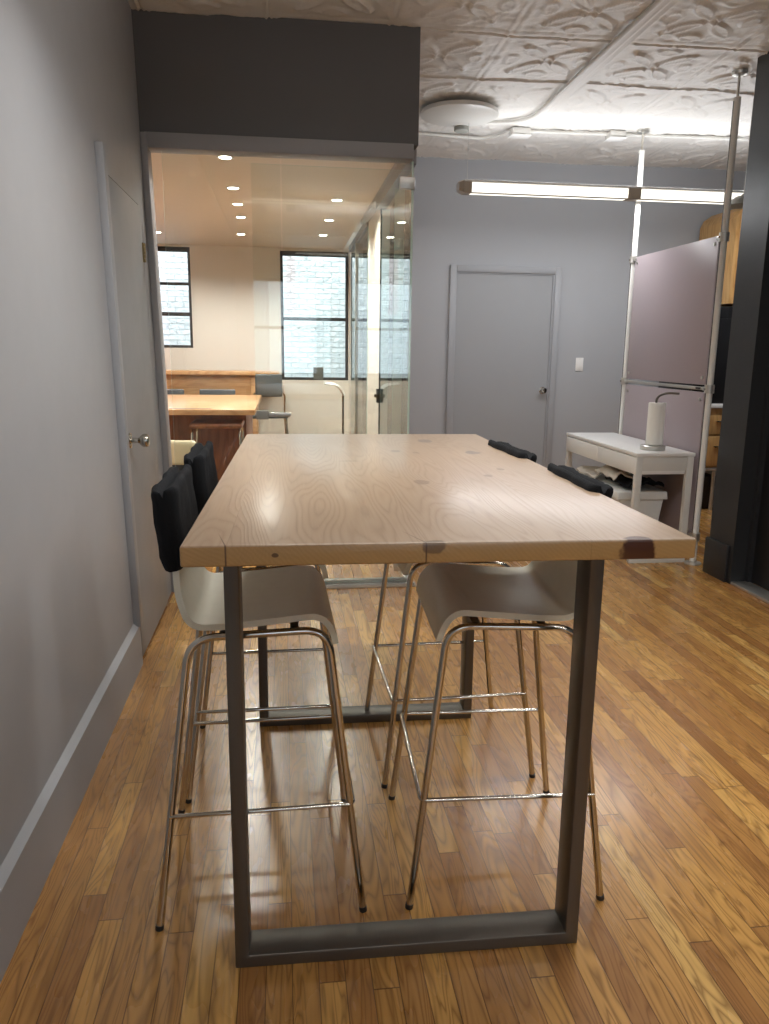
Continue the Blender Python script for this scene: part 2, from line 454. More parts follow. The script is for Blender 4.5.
def leaned(name, mat, x0, x1, y0, y1, z0, z1, parent=None, bev=0):
    bm = bmesh.new(); vs = a_box(bm, (x0, y0, z0), (x1, y1, z1), bev)
    for v in bm.verts: v.co.x += WX(v.co.z)
    return finish(bm, name, mat, parent)
d1 = bpy.data.objects.new('door_1', None); COL.objects.link(d1); struct(d1)
leaned('door_leaf', M['door'], -.002, .012, 3.30, 4.05, .012, 2.0, d1, .002)
leaned('door_casing', M['trim'], -.002, .030, 3.215, 3.275, .18, 2.09, d1, .004)
leaned('door_gap', M['black_deep'], -.002, .0035, 3.278, 3.302, .005, 2.012, d1)
leaned('door_gap', M['black_deep'], -.002, .0035, 3.302, 4.06, 2.0, 2.012, d1)
leaned('door_gap', M['black_deep'], -.002, .0035, 4.05, 4.06, .005, 2.0, d1)
kx, ky, kz = WX(.955)+.012, 3.365, .955
lathe('door_knob', M['chrome'], [(.030,0), (.033,.004), (.030,.008), (.012,.012), (.011,.038), (.018,.046), (.027,.056), (.029,.066), (.026,.078), (.012,.082)], (kx, ky, kz), d1, 24, 'X')
for z in (1.79, .28):
    h = boxes('door_hinge', M['brass'], [((WX(z)+.010, 4.040, z-.045), (WX(z)+.016, 4.066, z+.045))], d1, .001)
    h.data = h.data
    bm = bmesh.new()
    for k in range(5): a_cyl(bm, (WX(z)+.019, 4.055, z-.045+k*.018), (WX(z)+.019, 4.055, z-.0285+k*.018), .006, seg=10)
    finish(bm, 'hinge_pin', M['brass'], h)

# bulkhead and glazed front
struct(box('wall_bulkhead', M['wall_dark'], (-.80, YG, 2.388), (XS-.004, YG+.12, C)))
struct(box('wall_bulkhead_side', M['wall'], (XS-.05, YG+.12, 2.388), (XS+.004, YB+.02, C)))
struct(box('trim_1', M['header'], (WX(2.35)+.02, YG-.012, 2.318), (XS-.03, YG+.10, 2.392), bev=.003), 'mid grey header rail over the glass front')
struct(box('trim_2', M['header'], (XS-.05, YG+.10, 2.318), (XS+.004, 5.80, 2.392)), 'mid grey head rail over the glass side')
lf = leaned('trim_3', M['header'], .001, .034, YG-.02, YG+.10, 0, 2.388, None, .003); struct(lf, 'mid grey jamb on the left of the glass front')
# floor track
tr = bpy.data.objects.new('trim_4', None); COL.objects.link(tr); struct(tr, 'aluminium floor track of the glass front')
box('track_rail', M['alu'], (WX(0)+.05, YG-.03, 0), (XS+.02, YG-.005, .022), tr, .003)
box('track_rail', M['alu'], (WX(0)+.05, YG+.0, 0), (XS+.0, YG+.03, .040), tr, .003)
box('track_rail', M['alu'], (XS-.035, YG+.03, 0), (XS+.0, 5.78, .040), tr, .003)
box('track_base', M['tan_metal'], (WX(0)+.05, YG-.04, 0), (XS+.03, YG+.05, .008), tr, .001)

def pane(name, p0, p1, z0, z1, th=.010, g='glass', parent=None):
    """upright sheet of glass between two ground points, with greenish polished edges"""
    p0, p1 = Vector((*p0, 0)), Vector((*p1, 0)); d = (p1-p0); L = d.length; a = math.atan2(d.y, d.x)
    bm = bmesh.new(); a_box(bm, (0, -th/2, z0), (L, th/2, z1))
    for f in bm.faces:
        n = f.normal
        f.material_index = 0 if abs(n.y) > .5 else 1
    bm.normal_update()
    for f in bm.faces: f.material_index = 0 if abs(f.normal.y) > .5 else 1
    o = finish(bm, name, [M[g], M['glass_edge']], parent, smooth=False)
    o.location = p0; o.rotation_euler = (0,0,a); return o
w1 = pane('window_1', (-.60, YG+.045), (-.004, YG+.045), .035, 2.322); struct(w1, 'fixed clear pane at the left of the glass front')
pane('window_2', (-.004+.006, YG+.045), (.68, YG+.045), .035, 2.322, .010); struct(bpy.data.objects['window_2'], 'fixed clear pane at the right of the glass front')
# hinged glass leaf in front of it, a few degrees off the frame
gd = thing('glass_door', 'frameless clear glass door leaf, slightly ajar, in front of the bright meeting room', 'door', (.690, YG-.004, 0))
gl = pane('glass_leaf', (0, 0), (-.842, -.012), .03, 2.262, .010, 'glass', gd)
for z in (2.20, .12):
    box('pivot_hinge', M['alu'], (-.075, -.014, z-.03), (.006, .014, z+.03), gd, .003)
b = box('lock_body', M['frosted'], (-.842, -.028, .965), (-.775, .012, 1.012), gd, .003)
box('lock_bar', M['alu'], (-.775, -.030, .980), (-.655, -.012, 1.002), b, .003)
tag(box('glass_plate', M['frosted'], (.16, YG+.030, 1.18), (.215, YG+.0405, 1.245), bev=.002), 'small square grey plate fixed on the front glass below the window view', 'plate')
# side glazing of the meeting room
pane('window_3', (XS-.022, YG+.06), (XS-.016, 5.02), .04, 2.322, .010, 'glass_side'); struct(bpy.data.objects['window_3'], 'side pane beside the glass corner')
pane('window_4', (XS-.016, 5.035), (XS-.010, 5.745), .04, 2.322, .010, 'glass_side'); struct(bpy.data.objects['window_4'], 'side pane before the black seal')
sl = box('trim_5', M['black_deep'], (XS-.020, 5.75, 0), (XS+.002, 5.775, 2.322)); struct(sl, 'black seal upright of the glass side')
lt = thing('glass_latch', 'small black latch clamped on the side glass beside the black upright', 'latch', (XS-.027, 5.74, 1.01))
box('latch_body', M['plastic_dark'], (-.012, -.03, -.05), (.010, .05, .05), lt, .003); box('latch_turn', M['steel'], (-.028, -.005, -.012), (-.010, .02, .012), lt, .002)
struct(box('wall_side_pier', M['cream'], (XS+.005, 5.79, 0), (XS+.045, 6.80, 2.388)))
struct(box('wall_side_end', M['cream'], (XS+.015, 8.62, 0), (XS+.10, YW, 2.42)))
pane('window_5', (XS+.01, 6.86), (XS+.018, 8.6), .02, 2.36, .010, 'glass_side'); struct(bpy.data.objects['window_5'], 'far side pane of the meeting room')
struct(box('trim_6', M['alu'], (XS-.005, 7.90, 0), (XS+.035, 7.96, 2.36)), 'pale mullion in the far side glazing')
struct(box('trim_7', M['header'], (XS-.01, 6.80, 2.36), (XS+.05, 8.62, 2.42)), 'head rail of the far side glazing')
struct(box('wall_rear_room', M['wall'], (1.25, YB+.12, 0), (1.33, YW, 2.6)))
struct(box('ceiling_rear_room', M['cream_ceiling'], (XS-.02, YB+.12, 2.6), (1.33, YW+.1, 2.66)))

# meeting room shell
XL = -3.2
struct(box('ceiling_meeting_room', M['cream_ceiling'], (XL, YG+.12, ZI), (XS-.05, YW+.12, ZI+.06)))
struct(box('wall_meeting_left', M['cream'], (XL-.1, YG+.06, 0), (XL, YW, ZI)))
struct(box('wall_meeting_front', M['cream'], (XL, YG+.06, 0), (WX(0)-.09, YG+.16, ZI)))
def wall_with_openings(name, mat, x0, x1, y0, y1, z0, z1, ops):
    """wall in the x direction with rectangular openings [(xa,xb,za,zb)]"""
    bm = bmesh.new(); xs = x0
    for (xa, xb, za, zb) in sorted(ops):
        if xa > xs: a_box(bm, (xs, y0, z0), (xa, y1, z1))
        if za > z0: a_box(bm, (xa, y0, z0), (xb, y1, za))
        if zb < z1: a_box(bm, (xa, y0, zb), (xb, y1, z1))
        xs = xb
    if xs < x1: a_box(bm, (xs, y0, z0), (x1, y1, z1))
    return struct(finish(bm, name, mat, None, smooth=False))
OW = [(-2.0, -.985, 1.34, 2.40), (-.025, .724, 1.00, 2.39)]
wall_with_openings('wall_back_meeting', M['cream'], XL, 1.4, YW, YW+.22, 0, 2.66, OW)
def black_window(name, x0, x1, z0, z1, bars, label, y=YW+.02):
    w = bpy.data.objects.new(name, None); COL.objects.link(w); struct(w, label)
    f = .030
    boxes('window_frame', M['window_frame'], [((x0, y, z0), (x0+f, y+.06, z1)), ((x1-f, y, z0), (x1, y+.06, z1)), ((x0+f, y, z0), (x1-f, y+.06, z0+f)), ((x0+f, y, z1-f*1.6), (x1-f, y+.06, z1))], w, .002)
    for (z, h) in bars: box('window_rail', M['window_frame'], (x0+f, y+.005, z-h/2), (x1-f, y+.055, z+h/2), w, .002)
    box('window_pane', M['winglass'], (x0+f, y+.03, z0+f), (x1-f, y+.034, z1-f), w)
black_window('window_6', -.025, .724, 1.00, 2.39, [(1.672, .035)], 'right meeting room window in a black frame')
wn = black_window('window_7', -2.0, -.985, 1.34, 2.40, [(2.02, .03), (1.70, .04)], 'left meeting room window in a black frame')
# daylight court outside
tag(box('neighbouring_wall', M['brick'], (-3.2, 10.0, -1.0), (2.4, 10.2, 4.2)), 'white painted brick wall seen outside through the black framed windows', 'brick wall')

# grey end wall with its door
struct(box('wall_back', M['wall'], (XS+.046, YB, 0), (4.5, YB+.12, C+.02)))
d2 = bpy.data.objects.new('door_2', None); COL.objects.link(d2); struct(d2, 'grey flush door in the grey end wall')
DX0, DX1, DZ = 1.448, 2.455, 2.075
boxes('door_frame', M['trim'], [((DX0, YB-.028, 0), (DX0+.058, YB, DZ)), ((DX1-.058, YB-.028, 0), (DX1, YB, DZ)), ((DX0+.058, YB-.028, DZ-.058), (DX1-.058, YB, DZ))], d2, .004)
boxes('door_stop', M['trim'], [((DX0+.058, YB-.016, 0), (DX0+.066, YB, DZ-.058)), ((DX1-.075, YB-.016, 0), (DX1-.058, YB, DZ-.058)), ((DX0+.066, YB-.016, DZ-.07), (DX1-.075, YB, DZ-.058))], d2)
box('door_leaf', M['door'], (DX0+.068, YB-.008, .01), (DX1-.077, YB, DZ-.072), d2)
lathe('door_knob', M['chrome'], [(.030,0), (.032,-.005), (.012,-.010), (.011,-.034), (.024,-.042), (.028,-.052), (.022,-.064), (.006,-.067)], (2.335, YB-.008, 1.00), d2, 24, 'Y')
sw = thing('light_switch', 'white rocker light switch on the grey wall right of the grey door', 'switch', (2.675, YB, 1.235))
box('switch_plate', M['white'], (-.036, -.007, -.060), (.036, 0, .060), sw, .003)
box('switch_rocker', M['white'], (-.016, -.011, -.034), (.016, -.006, .034), sw, .002)
for z in (-.049, .049): cyl('plate_screw', M['alu'], (0, -.0085, z), (0, -.006, z), .0035, sw, seg=10)
struct(box('baseboard_back', M['trim'], (XS+.01, YB-.015, 0), (DX0, YB, .11), bev=.003))
struct(box('baseboard_back_right', M['trim'], (DX1, YB-.015, 0), (4.3, YB, .11), bev=.003))
struct(box('wall_far_right', M['wall'], (4.3, 3.0, 0), (4.4, YB, C)))

# black wall on the right with its doorway
bm = bmesh.new()
a_box(bm, (XR, 4.135, 0), (XR+.22, 4.40, C)); a_box(bm, (XR, 2.9, 2.095), (XR+.22, 4.135, C)); a_box(bm, (XR, Y0, 0), (XR+.22, 2.9, C))
struct(finish(bm, 'wall_right', M['black'], None, smooth=False))
struct(box('wall_right_return', M['black'], (XR+.22, 4.20, 0), (4.3, 4.32, C)))
d3 = bpy.data.objects.new('door_3', None); COL.objects.link(d3); struct(d3, 'black door in the black wall on the right')
box('door_leaf', M['black_deep'], (XR+.115, 2.9, .02), (XR+.16, 4.135, 2.095), d3)
box('door_stop', M['black'], (XR+.09, 4.10, .02), (XR+.115, 4.135, 2.095), d3)
box('threshold_plate', M['alu'], (XR+.0, 2.9, 0), (XR+.115, 4.13, .018), d3, .004)
struct(box('trim_8', M['black'], (XR-.018, 4.17, 0), (XR+.0, 4.415, .225), bev=.003), 'black plinth block at the foot of the black wall')
struct(box('baseboard_right', M['black'], (XR-.018, Y0, 0), (XR, 2.86, .225), bev=.003))

# wall behind the camera with two daylight windows
OB = [(-.25, .75, .95, 2.35), (1.25, 2.25, .95, 2.35)]
wall_with_openings('wall_front', M['wall'], -.8, 4.4, Y0-.2, Y0, 0, C, OB)
for i, (xa, xb, za, zb) in enumerate(OB):
    w = bpy.data.objects.new('window_%d' % (8+i), None); COL.objects.link(w); struct(w, 'daylight window behind the camera')
    boxes('window_frame', M['window_frame'], [((xa, Y0-.1, za), (xa+.04, Y0-.04, zb)), ((xb-.04, Y0-.1, za), (xb, Y0-.04, zb)), ((xa+.04, Y0-.1, za), (xb-.04, Y0-.04, za+.04)), ((xa+.04, Y0-.1, zb-.04), (xb-.04, Y0-.04, zb)), ((xa+.04, Y0-.09, 1.63), (xb-.04, Y0-.05, 1.67))], w)
    box('window_pane', M['winglass'], (xa+.04, Y0-.075, za+.04), (xb-.04, Y0-.071, zb-.04), w)

# ------------------------------------------------------------------ pressed tin ceiling
def tin_ceiling():
    x0, x1, y0, y1 = -.80, 4.3, 3.35, YB
    nx, ny = 408, 285
    xs = np.linspace(x0, x1, nx); ys = np.linspace(y0, y1, ny)
    X, Y = np.meshgrid(xs, ys)
    TX, TY, OX, OY = .615, .655, 1.185, 4.30
    u = (X-OX)/TX; v = (Y-OY)/TY
    fu = u-np.floor(u); fv = v-np.floor(v)
    cu, cv = fu-.5, fv-.5
    ex = (0.5-np.abs(cu))*TX; ey = (0.5-np.abs(cv))*TY
    g = lambda d, w: np.exp(-(d/w)**2)
    H = np.zeros_like(X)
    # sheet joints: twin beads
    for e in (ex, ey):
        H += .006*g(e-.014, .006) - .004*g(e, .006)+.003*g(e-.036, .005)
    # long leaves on the diagonals: outline of two crossing arcs
    def leaf(cx, cy, ang, L, Wd, a):
        ca, sa = math.cos(ang), math.sin(ang)
        px = (cu-cx)*ca+(cv-cy)*sa; py = -(cu-cx)*sa+(cv-cy)*ca
        half = Wd*(1-(px/L)**2)
        inside = np.abs(px) < L
        out = g(np.abs(py)-half, .016)*inside
        body = np.clip(1-np.abs(py)/np.maximum(half, 1e-3), 0, 1)*inside
        return a*out+a*.6*body**.5
    for k in range(4):
        a = PI/4+k*PI/2
        H += leaf(.235*math.cos(a), .235*math.sin(a), a, .19, .055, .008)
    for k in range(4):
        a = k*PI/2
        H += leaf(.33*math.cos(a), .33*math.sin(a), a+PI/2, .11, .06, .006)
    r = np.sqrt(cu**2+cv**2)
    H += .006*g(r-.05, .014)+.004*g(r, .02)
    H += .003*g(np.abs(cu)+np.abs(cv)-.47, .012)
    # stippled scrolls and paint build-up, dents and sagging sheets
    rng = np.random.RandomState(3)
    def vnoise(fx, fy, s):
        rs = np.random.RandomState(s); gsz = rs.rand(int(fy*ny)+3, int(fx*nx)+3)
        yy = np.linspace(0, gsz.shape[0]-2.01, ny); xx = np.linspace(0, gsz.shape[1]-2.01, nx)
        yi = yy.astype(int); xi = xx.astype(int); ty = (yy-yi)[:, None]; tx = (xx-xi)[None]
        ty = ty*ty*(3-2*ty); tx = tx*tx*(3-2*tx)
        A = gsz[yi][:, xi]; B = gsz[yi][:, xi+1]; Cc = gsz[yi+1][:, xi]; D = gsz[yi+1][:, xi+1]
        return (A*(1-tx)+B*tx)*(1-ty)+(Cc*(1-tx)+D*tx)*ty
    st = vnoise(.5, .5, 1)
    H += .0035*(st-.5)*g(r-.42, .14)
    H += .0022*(vnoise(.9, .9, 5)-.5)
    H += .006*(vnoise(.12, .12, 2)-.5)+.014*(vnoise(.03, .03, 4)-.5)
    # plain moulding strip where two runs of sheet meet
    strip = np.clip(1-np.abs(X-1.80)/.055, 0, 1)
    H = H*(1-np.minimum(strip*2.5, 1))+.007*(g(X-1.765, .008)+g(X-1.80, .009)+g(X-1.835, .008))
    Z = C-np.clip(H*1.35, -.012, .03)
    n = nx*ny
    co = np.empty((n+n, 3)); co[:n] = np.stack([X, Y, Z], -1).reshape(-1, 3)
    co = co[:n]
    idx = np.arange(n).reshape(ny, nx)
    q = np.stack([idx[:-1, :-1], idx[1:, :-1], idx[1:, 1:], idx[:-1, 1:]], -1).reshape(-1, 4)
    me = bpy.data.meshes.new('ceiling'); me.from_pydata(co.tolist(), [], q.tolist()); me.update()
    me.polygons.foreach_set('use_smooth', [True]*len(q))
    # solid slab above and the plain run towards the camera
    bm = bmesh.new(); bm.from_mesh(me)
    a_box(bm, (x0, Y0-.2, C+.03), (x1+.2, YB+.1, C+.12)); a_box(bm, (x0, Y0-.2, C+.0), (x1+.2, y0, C+.03))
    for f in bm.faces: f.smooth = True
    for e in bm.edges:
        if len(e.link_faces) == 2 and e.calc_face_angle(0) > 1.2: e.smooth = False
    bm.to_mesh(me); bm.free()
    return struct(link('ceiling', me, [M['tin']]))
tin_ceiling()

# surface conduits on the ceiling
zc = C-.022
ct = thing('ceiling_conduit', 'long white conduit running along the ceiling seam towards the grey wall', 'conduit', (1.735, 0, 0))
tube('conduit_pipe', M['white_paint'], fillet([(-.005, .5, zc), (-.005, 5.60, zc), (-.10, 5.74, zc), (-.36, 5.80, zc), (-.43, 5.80, zc)], .12, 8), .013, ct)
ct = thing('ceiling_conduit', 'white conduit crossing the ceiling above the long lamp with two boxes', 'conduit', (1.74, 5.95, 0))
tube('conduit_pipe', M['white_paint'], [(.05, 0, zc), (.70, -.03, zc), (1.4, -.06, zc), (2.5, -.1, zc)], .012, ct)
b = box('junction_box', M['white_paint'], (-.07, -.05, C-.055), (.07, .05, C-.008), ct, .006); box('box_lid', M['white'], (-.075, -.055, C-.062), (.075, .055, C-.055), b, .002)
b = box('junction_box', M['white_paint'], (.66, -.09, C-.052), (.78, .02, C-.008), ct, .006); box('box_lid', M['white'], (.655, -.095, C-.059), (.785, .025, C-.052), b, .002)
ct = thing('ceiling_conduit', 'thin white conduit bending from the ceiling box back towards the dark bulkhead', 'conduit', (1.74, 5.95, 0))
tube('conduit_pipe', M['white_paint'], fillet([(-.07, 0, zc), (-.10, .14, zc), (-.22, .26, zc), (-.5, .22, zc), (-1.02, .16, zc)], .08, 6), .011, ct)

# round cover plate with the wire mount
dc = thing('ceiling_disc', 'large round white cover disc on the tin ceiling by the dark bulkhead', 'ceiling plate', (1.20, 5.56, 0))
lathe('disc_plate', M['white_paint'], [(.02, C-.055), (.25, C-.055), (.262, C-.050), (.262, C-.028), (.25, C-.02), (.02, C-.02)], (0,0,0), dc, 48)

# ------------------------------------------------------------------ long pendant lamp
ld = thing('linear_pendant_lamp', 'long white suspended lamp with two lit sections in front of the grey wall', 'lamp', (1.27, 5.70, 2.435))
def lamp_section(x0, x1):
    prof = [(y*.6, z*.85) for y, z in [(-.10, .030), (-.085, .0), (.06, 0), (.10, .035), (.09, .080), (-.04, .092), (-.085, .080)]]
    bm = bmesh.new()
    rings = []
    for x in (x0, x1):
        rings.append([bm.verts.new((x, y, z)) for y, z in prof])
    n = len(prof)
    for k in range(n): bm.faces.new((rings[0][k], rings[0][(k+1)%n], rings[1][(k+1)%n], rings[1][k]))
    bm.faces.new(rings[0][::-1]); bm.faces.new(rings[1])
    return finish(bm, 'lamp_housing', M['white_paint'], ld, smooth=False)
for (a, b) in ((0.0, 1.245), (1.245, 2.49)):
    h = lamp_section(a, b)
    # slanted lit lens on the near side and the underside lens
    bm = bmesh.new()
    xs0, xs1 = a+.055, b-.045
    P = [(-.1035, .022), (-.0905, -.0035), (.055, -.0035), (.055, .002), (-.085, .004), (-.092, .075), (-.1, .070)]
    P = [(-.1005, .072), (-.1060, .028), (-.0890, -.0045), (.050, -.0045), (.050, -.001), (-.083, -.001), (-.099, .030), (-.0940, .072)]
    P = [(y*.6, z*.85) for y, z in P]
    r0 = [bm.verts.new((xs0, y, z)) for y, z in P]; r1 = [bm.verts.new((xs1, y, z)) for y, z in P]
    for k in range(len(P)): bm.faces.new((r0[k], r0[(k+1)%len(P)], r1[(k+1)%len(P)], r1[k]))
    bm.faces.new(r0[::-1]); bm.faces.new(r1)
    finish(bm, 'lamp_lens', M['lamp_white'], h, smooth=False)
    boxes('lamp_band', M['tan_metal'], [((a-.002, -.064, -.006), (a+.05, .040, .066)), ((b-.042, -.064, -.006), (b+.002, .040, .066)), ((a, -.062, -.010), (b, -.050, -.004))], h)
    boxes('lamp_top_lip', M['white'], [((a, -.064, .064), (b, -.04, .079))], h, .002)
# wedge-shaped end cap
bm = bmesh.new()
prof = [(y*.62, z*.87) for y, z in [(-.104, .020), (-.088, -.005), (.06, -.004), (.103, .035), (.092, .082), (-.04, .095), (-.09, .082)]]
o0 = [bm.verts.new((0, y, z)) for y, z in prof]; o1 = [bm.verts.new((-.035, y*.8, .012+z*.72)) for y, z in prof]
for k in range(7): bm.faces.new((o0[k], o0[(k+1)%7], o1[(k+1)%7], o1[k]))
bm.faces.new(o0[::-1]); bm.faces.new(o1)
finish(bm, 'lamp_end_cap', M['tan_metal'], ld, smooth=False)
for x in (.03, 2.44):
    cyl('suspension_wire', M['alu'], (x, 0, .09), (x, 0, C-2.435-.02), .0016, ld, seg=8)
lathe('ceiling_canopy', M['frosted'], [(.045, C-2.435-.085), (.052, C-2.435-.08), (.052, C-2.435-.02), (.03, C-2.435-.01)], (.0, .10, 0), ld, 24)

# ------------------------------------------------------------------ recessed lights of the meeting room
def downlight(x, y, label):
    d = thing('recessed_downlight', label, 'ceiling light', (x, y, ZI), 0, 'recessed lights in the meeting room ceiling')
    bm = bmesh.new()
    prof = [(.040, -.004), (.048, -.005), (.050, -.001), (.046, 0)]
    seg = 24; rings = []
    for r, h in prof: rings.append([bm.verts.new((r*math.cos(2*PI*k/seg), r*math.sin(2*PI*k/seg), h)) for k in range(seg)])
    rings.append([bm.verts.new((.034*math.cos(2*PI*k/seg), .034*math.sin(2*PI*k/seg), -.002)) for k in range(seg)])
    for a, b in zip([rings[-1]]+rings[:-1], rings[:-1]):
        for k in range(seg): bm.faces.new((a[k], a[(k+1)%seg], b[(k+1)%seg], b[k]))
    finish(bm, 'light_trim', M['white'], d)
    lathe('light_lens', M['downlight'], [(.035, -.0035), (.035, -.001), (.002, -.001)], (0,0,0), d, 20)
    L = bpy.data.lights.new('downlight_lamp', 'SPOT'); L.energy = 60; L.color = (1,.95,.88); L.spot_size = math.radians(150); L.spot_blend = .6; L.shadow_soft_size = .045
    lo = bpy.data.objects.new('downlight_lamp', L); COL.objects.link(lo); lo.location = (0, 0, -.012); lo.parent = d
for (x, y, lb) in [(-.319, 4.87, 'recessed ceiling light nearest the glass front header'), (-.329, 5.75, 'second recessed ceiling light back from the glass front in the middle row'),
                   (-.332, 6.36, 'third recessed ceiling light back in the middle row'), (-.340, 6.96, 'fourth recessed ceiling light back in the middle row'),
                   (-.391, 7.96, 'recessed ceiling light nearest the window wall in the middle row'), (-1.184, 8.0, 'recessed ceiling light above the left black framed window'),
                   (.406, 6.05, 'nearest recessed ceiling light of the right row above the right window'), (.399, 6.96, 'middle recessed ceiling light of the right row above the right window'),
                   (.392, 7.86, 'farthest recessed ceiling light of the right row above the right window')]:
    downlight(x, y, lb)

# ------------------------------------------------------------------ main table
TA = -.0171; TC = (.283, 2.089)
tb = thing('bar_table', 'high pale wood slab table on two dark steel loop frames in the foreground', 'table', (TC[0], TC[1], 0), TA)
TW, TL, TZ, TH = .8804, 1.7092, 1.0262, .036
bm = bmesh.new()
nx, ny = 24, 40
vs = a_box(bm, (-TW/2, -TL/2, TZ-TH), (TW/2, TL/2, TZ), .0045, 3)
o = finish(bm, 'tabletop', M['table'], tb)
def loop_frame(y0, y1):
    x0, x1 = -.397, .383; t = .030; zt = TZ-TH
    bm = bmesh.new()
    out = [(x0, 0), (x1, 0), (x1, zt), (x0, zt)]; inn = [(x0+t, t), (x1-t, t), (x1-t, zt-t), (x0+t, zt-t)]
    V = {}
    for yy in (y0, y1):
        V[yy] = ([bm.verts.new((x, yy, z)) for x, z in out], [bm.verts.new((x, yy, z)) for x, z in inn])
    for k in range(4):
        j = (k+1) % 4
        bm.faces.new((V[y0][0][k], V[y0][0][j], V[y0][1][j], V[y0][1][k]))
        bm.faces.new((V[y1][0][k], V[y1][0][j], V[y1][1][j], V[y1][1][k]))
        bm.faces.new((V[y0][0][k], V[y0][0][j], V[y1][0][j], V[y1][0][k]))
        bm.faces.new((V[y0][1][k], V[y0][1][j], V[y1][1][j], V[y1][1][k]))
    bmesh.ops.recalc_face_normals(bm, faces=bm.faces)
    bmesh.ops.bevel(bm, geom=[e for e in bm.edges if abs(e.calc_face_angle(0)) > 1], offset=.003, segments=2, affect='EDGES', profile=.5)
    return finish(bm, 'leg_frame', M['steel'], tb)
loop_frame(-.602, -.522)
loop_frame(.522, .602)

# ------------------------------------------------------------------ bar stools
def shell_mesh(parent):
    prof = fillet([(.171, .674), (.165, .708), (.140, .742), (.06, .735), (-.06, .724), (-.150, .724), (-.179, .80), (-.183, .86), (-.194, .995)], .035, 5)
    # resample evenly
    seglen = [0]
    for a, b in zip(prof, prof[1:]): seglen.append(seglen[-1]+(b-a).length)
    N = 60; P = []
    for i in range(N+1):
        s = seglen[-1]*i/N
        for j in range(len(seglen)-1):
            if seglen[j+1] >= s-1e-9: break
        t = (s-seglen[j])/max(seglen[j+1]-seglen[j], 1e-9); P.append(prof[j].lerp(prof[j+1], t))
    th = .0145; my = 10
    bm = bmesh.new(); top = []; bot = []
    for i, p in enumerate(P):
        d = (P[min(i+1, N)]-P[max(i-1, 0)]).normalized(); nrm = Vector((d.y, -d.x))
        s = i/N
        w = .205
        if s > .62: w = .205-.03*min(1, (s-.62)/.15)
        if s < .06: w = .205-.012*(1-s/.06)**2
        if s > .95: w -= .02*((s-.95)/.05)**2
        r1, r2 = [], []
        for j in range(my+1):
            y = -w+2*w*j/my
            dish = -.005*(1-(y/w)**2) if .15 < s < .6 else 0
            # nrm points toward the upper/front side
            r1.append(bm.verts.new((p.x-nrm.x*0, y, p.y+dish)))
            r2.append(bm.verts.new((p.x+nrm.x*th, y, p.y+nrm.y*th+dish)))
        top.append(r1); bot.append(r2)
    for i in range(N):
        for j in range(my):
            f = bm.faces.new((top[i][j], top[i][j+1], top[i+1][j+1], top[i+1][j])); f.material_index = 0
            f = bm.faces.new((bot[i][j], bot[i+1][j], bot[i+1][j+1], bot[i][j+1])); f.material_index = 1
    def rim(a, b, c, d):
        f = bm.faces.new((a, b, c, d)); f.material_index = 1
    for i in range(N):
        rim(top[i][0], top[i+1][0], bot[i+1][0], bot[i][0]); rim(top[i][my], bot[i][my], bot[i+1][my], top[i+1][my])
    for j in range(my):
        rim(top[0][j], bot[0][j], bot[0][j+1], top[0][j+1]); rim(top[N][j], top[N][j+1], bot[N][j+1], bot[N][j])
    return finish(bm, 'seat_shell', [M['seat'], M['seat_edge']], parent, ang=50)

def cover_mesh(parent, seed=0):
    """black cloth pad folded over the backrest: two plump flaps with a groove along the top"""
    bm = bmesh.new()
    c0 = Vector((-.181, .858)); c1 = Vector((-.196, 1.040))   # bottom and top of the pad axis
    ax = (c1-c0).normalized(); nx_ = Vector((ax.y, -ax.x)); H = (c1-c0).length
    def prof(w, hh):
        pts = []
        for s in (0.0, .04, .15, .3, .45, .6, .75, .87, .94): pts.append((w*(.55+.45*min(1, s*4+.35)), s*hh))
        pts += [(w*.93, hh*.985), (w*.72, hh*1.015), (w*.42, hh*1.005), (w*.16, hh*.955), (0, hh*.915)]
        return pts
    ny = 26; rings = []
    for j in range(ny+1):
        t = j/ny; y = -.186+.372*t
        e = min(t, 1-t); sc = 1 if e > .09 else (1-(1-e/.09)**2)**.5*.55+.45
        R = prof(.031*sc, H*(.975+.025*sc))
        L = [(-a*.95, h*.975) for a, h in reversed(R[:-1])]
        ring = []
        for (a, h) in R+L:
            p = c0+nx_*a+ax*h
            n = noise.noise(Vector((p.x*22+seed, y*16, p.y*16)))*.006+noise.noise(Vector((p.x*60, y*50+seed, p.y*50)))*.002
            q = p+nx_*n*(1 if a > 0 else -1)+ax*n*.6
            yy = y+noise.noise(Vector((seed*3, p.x*20, p.y*20)))*.004
            ring.append(bm.verts.new((q.x, yy, q.y)))
        rings.append(ring)
    n = len(rings[0])
    for a, b in zip(rings, rings[1:]):
        for k in range(n): bm.faces.new((a[k], a[(k+1)%n], b[(k+1)%n], b[k]))
    bm.faces.new(rings[0][::-1]); bm.faces.new(rings[-1])
    return finish(bm, 'backrest_cover', M['fabric'], parent, ang=80)

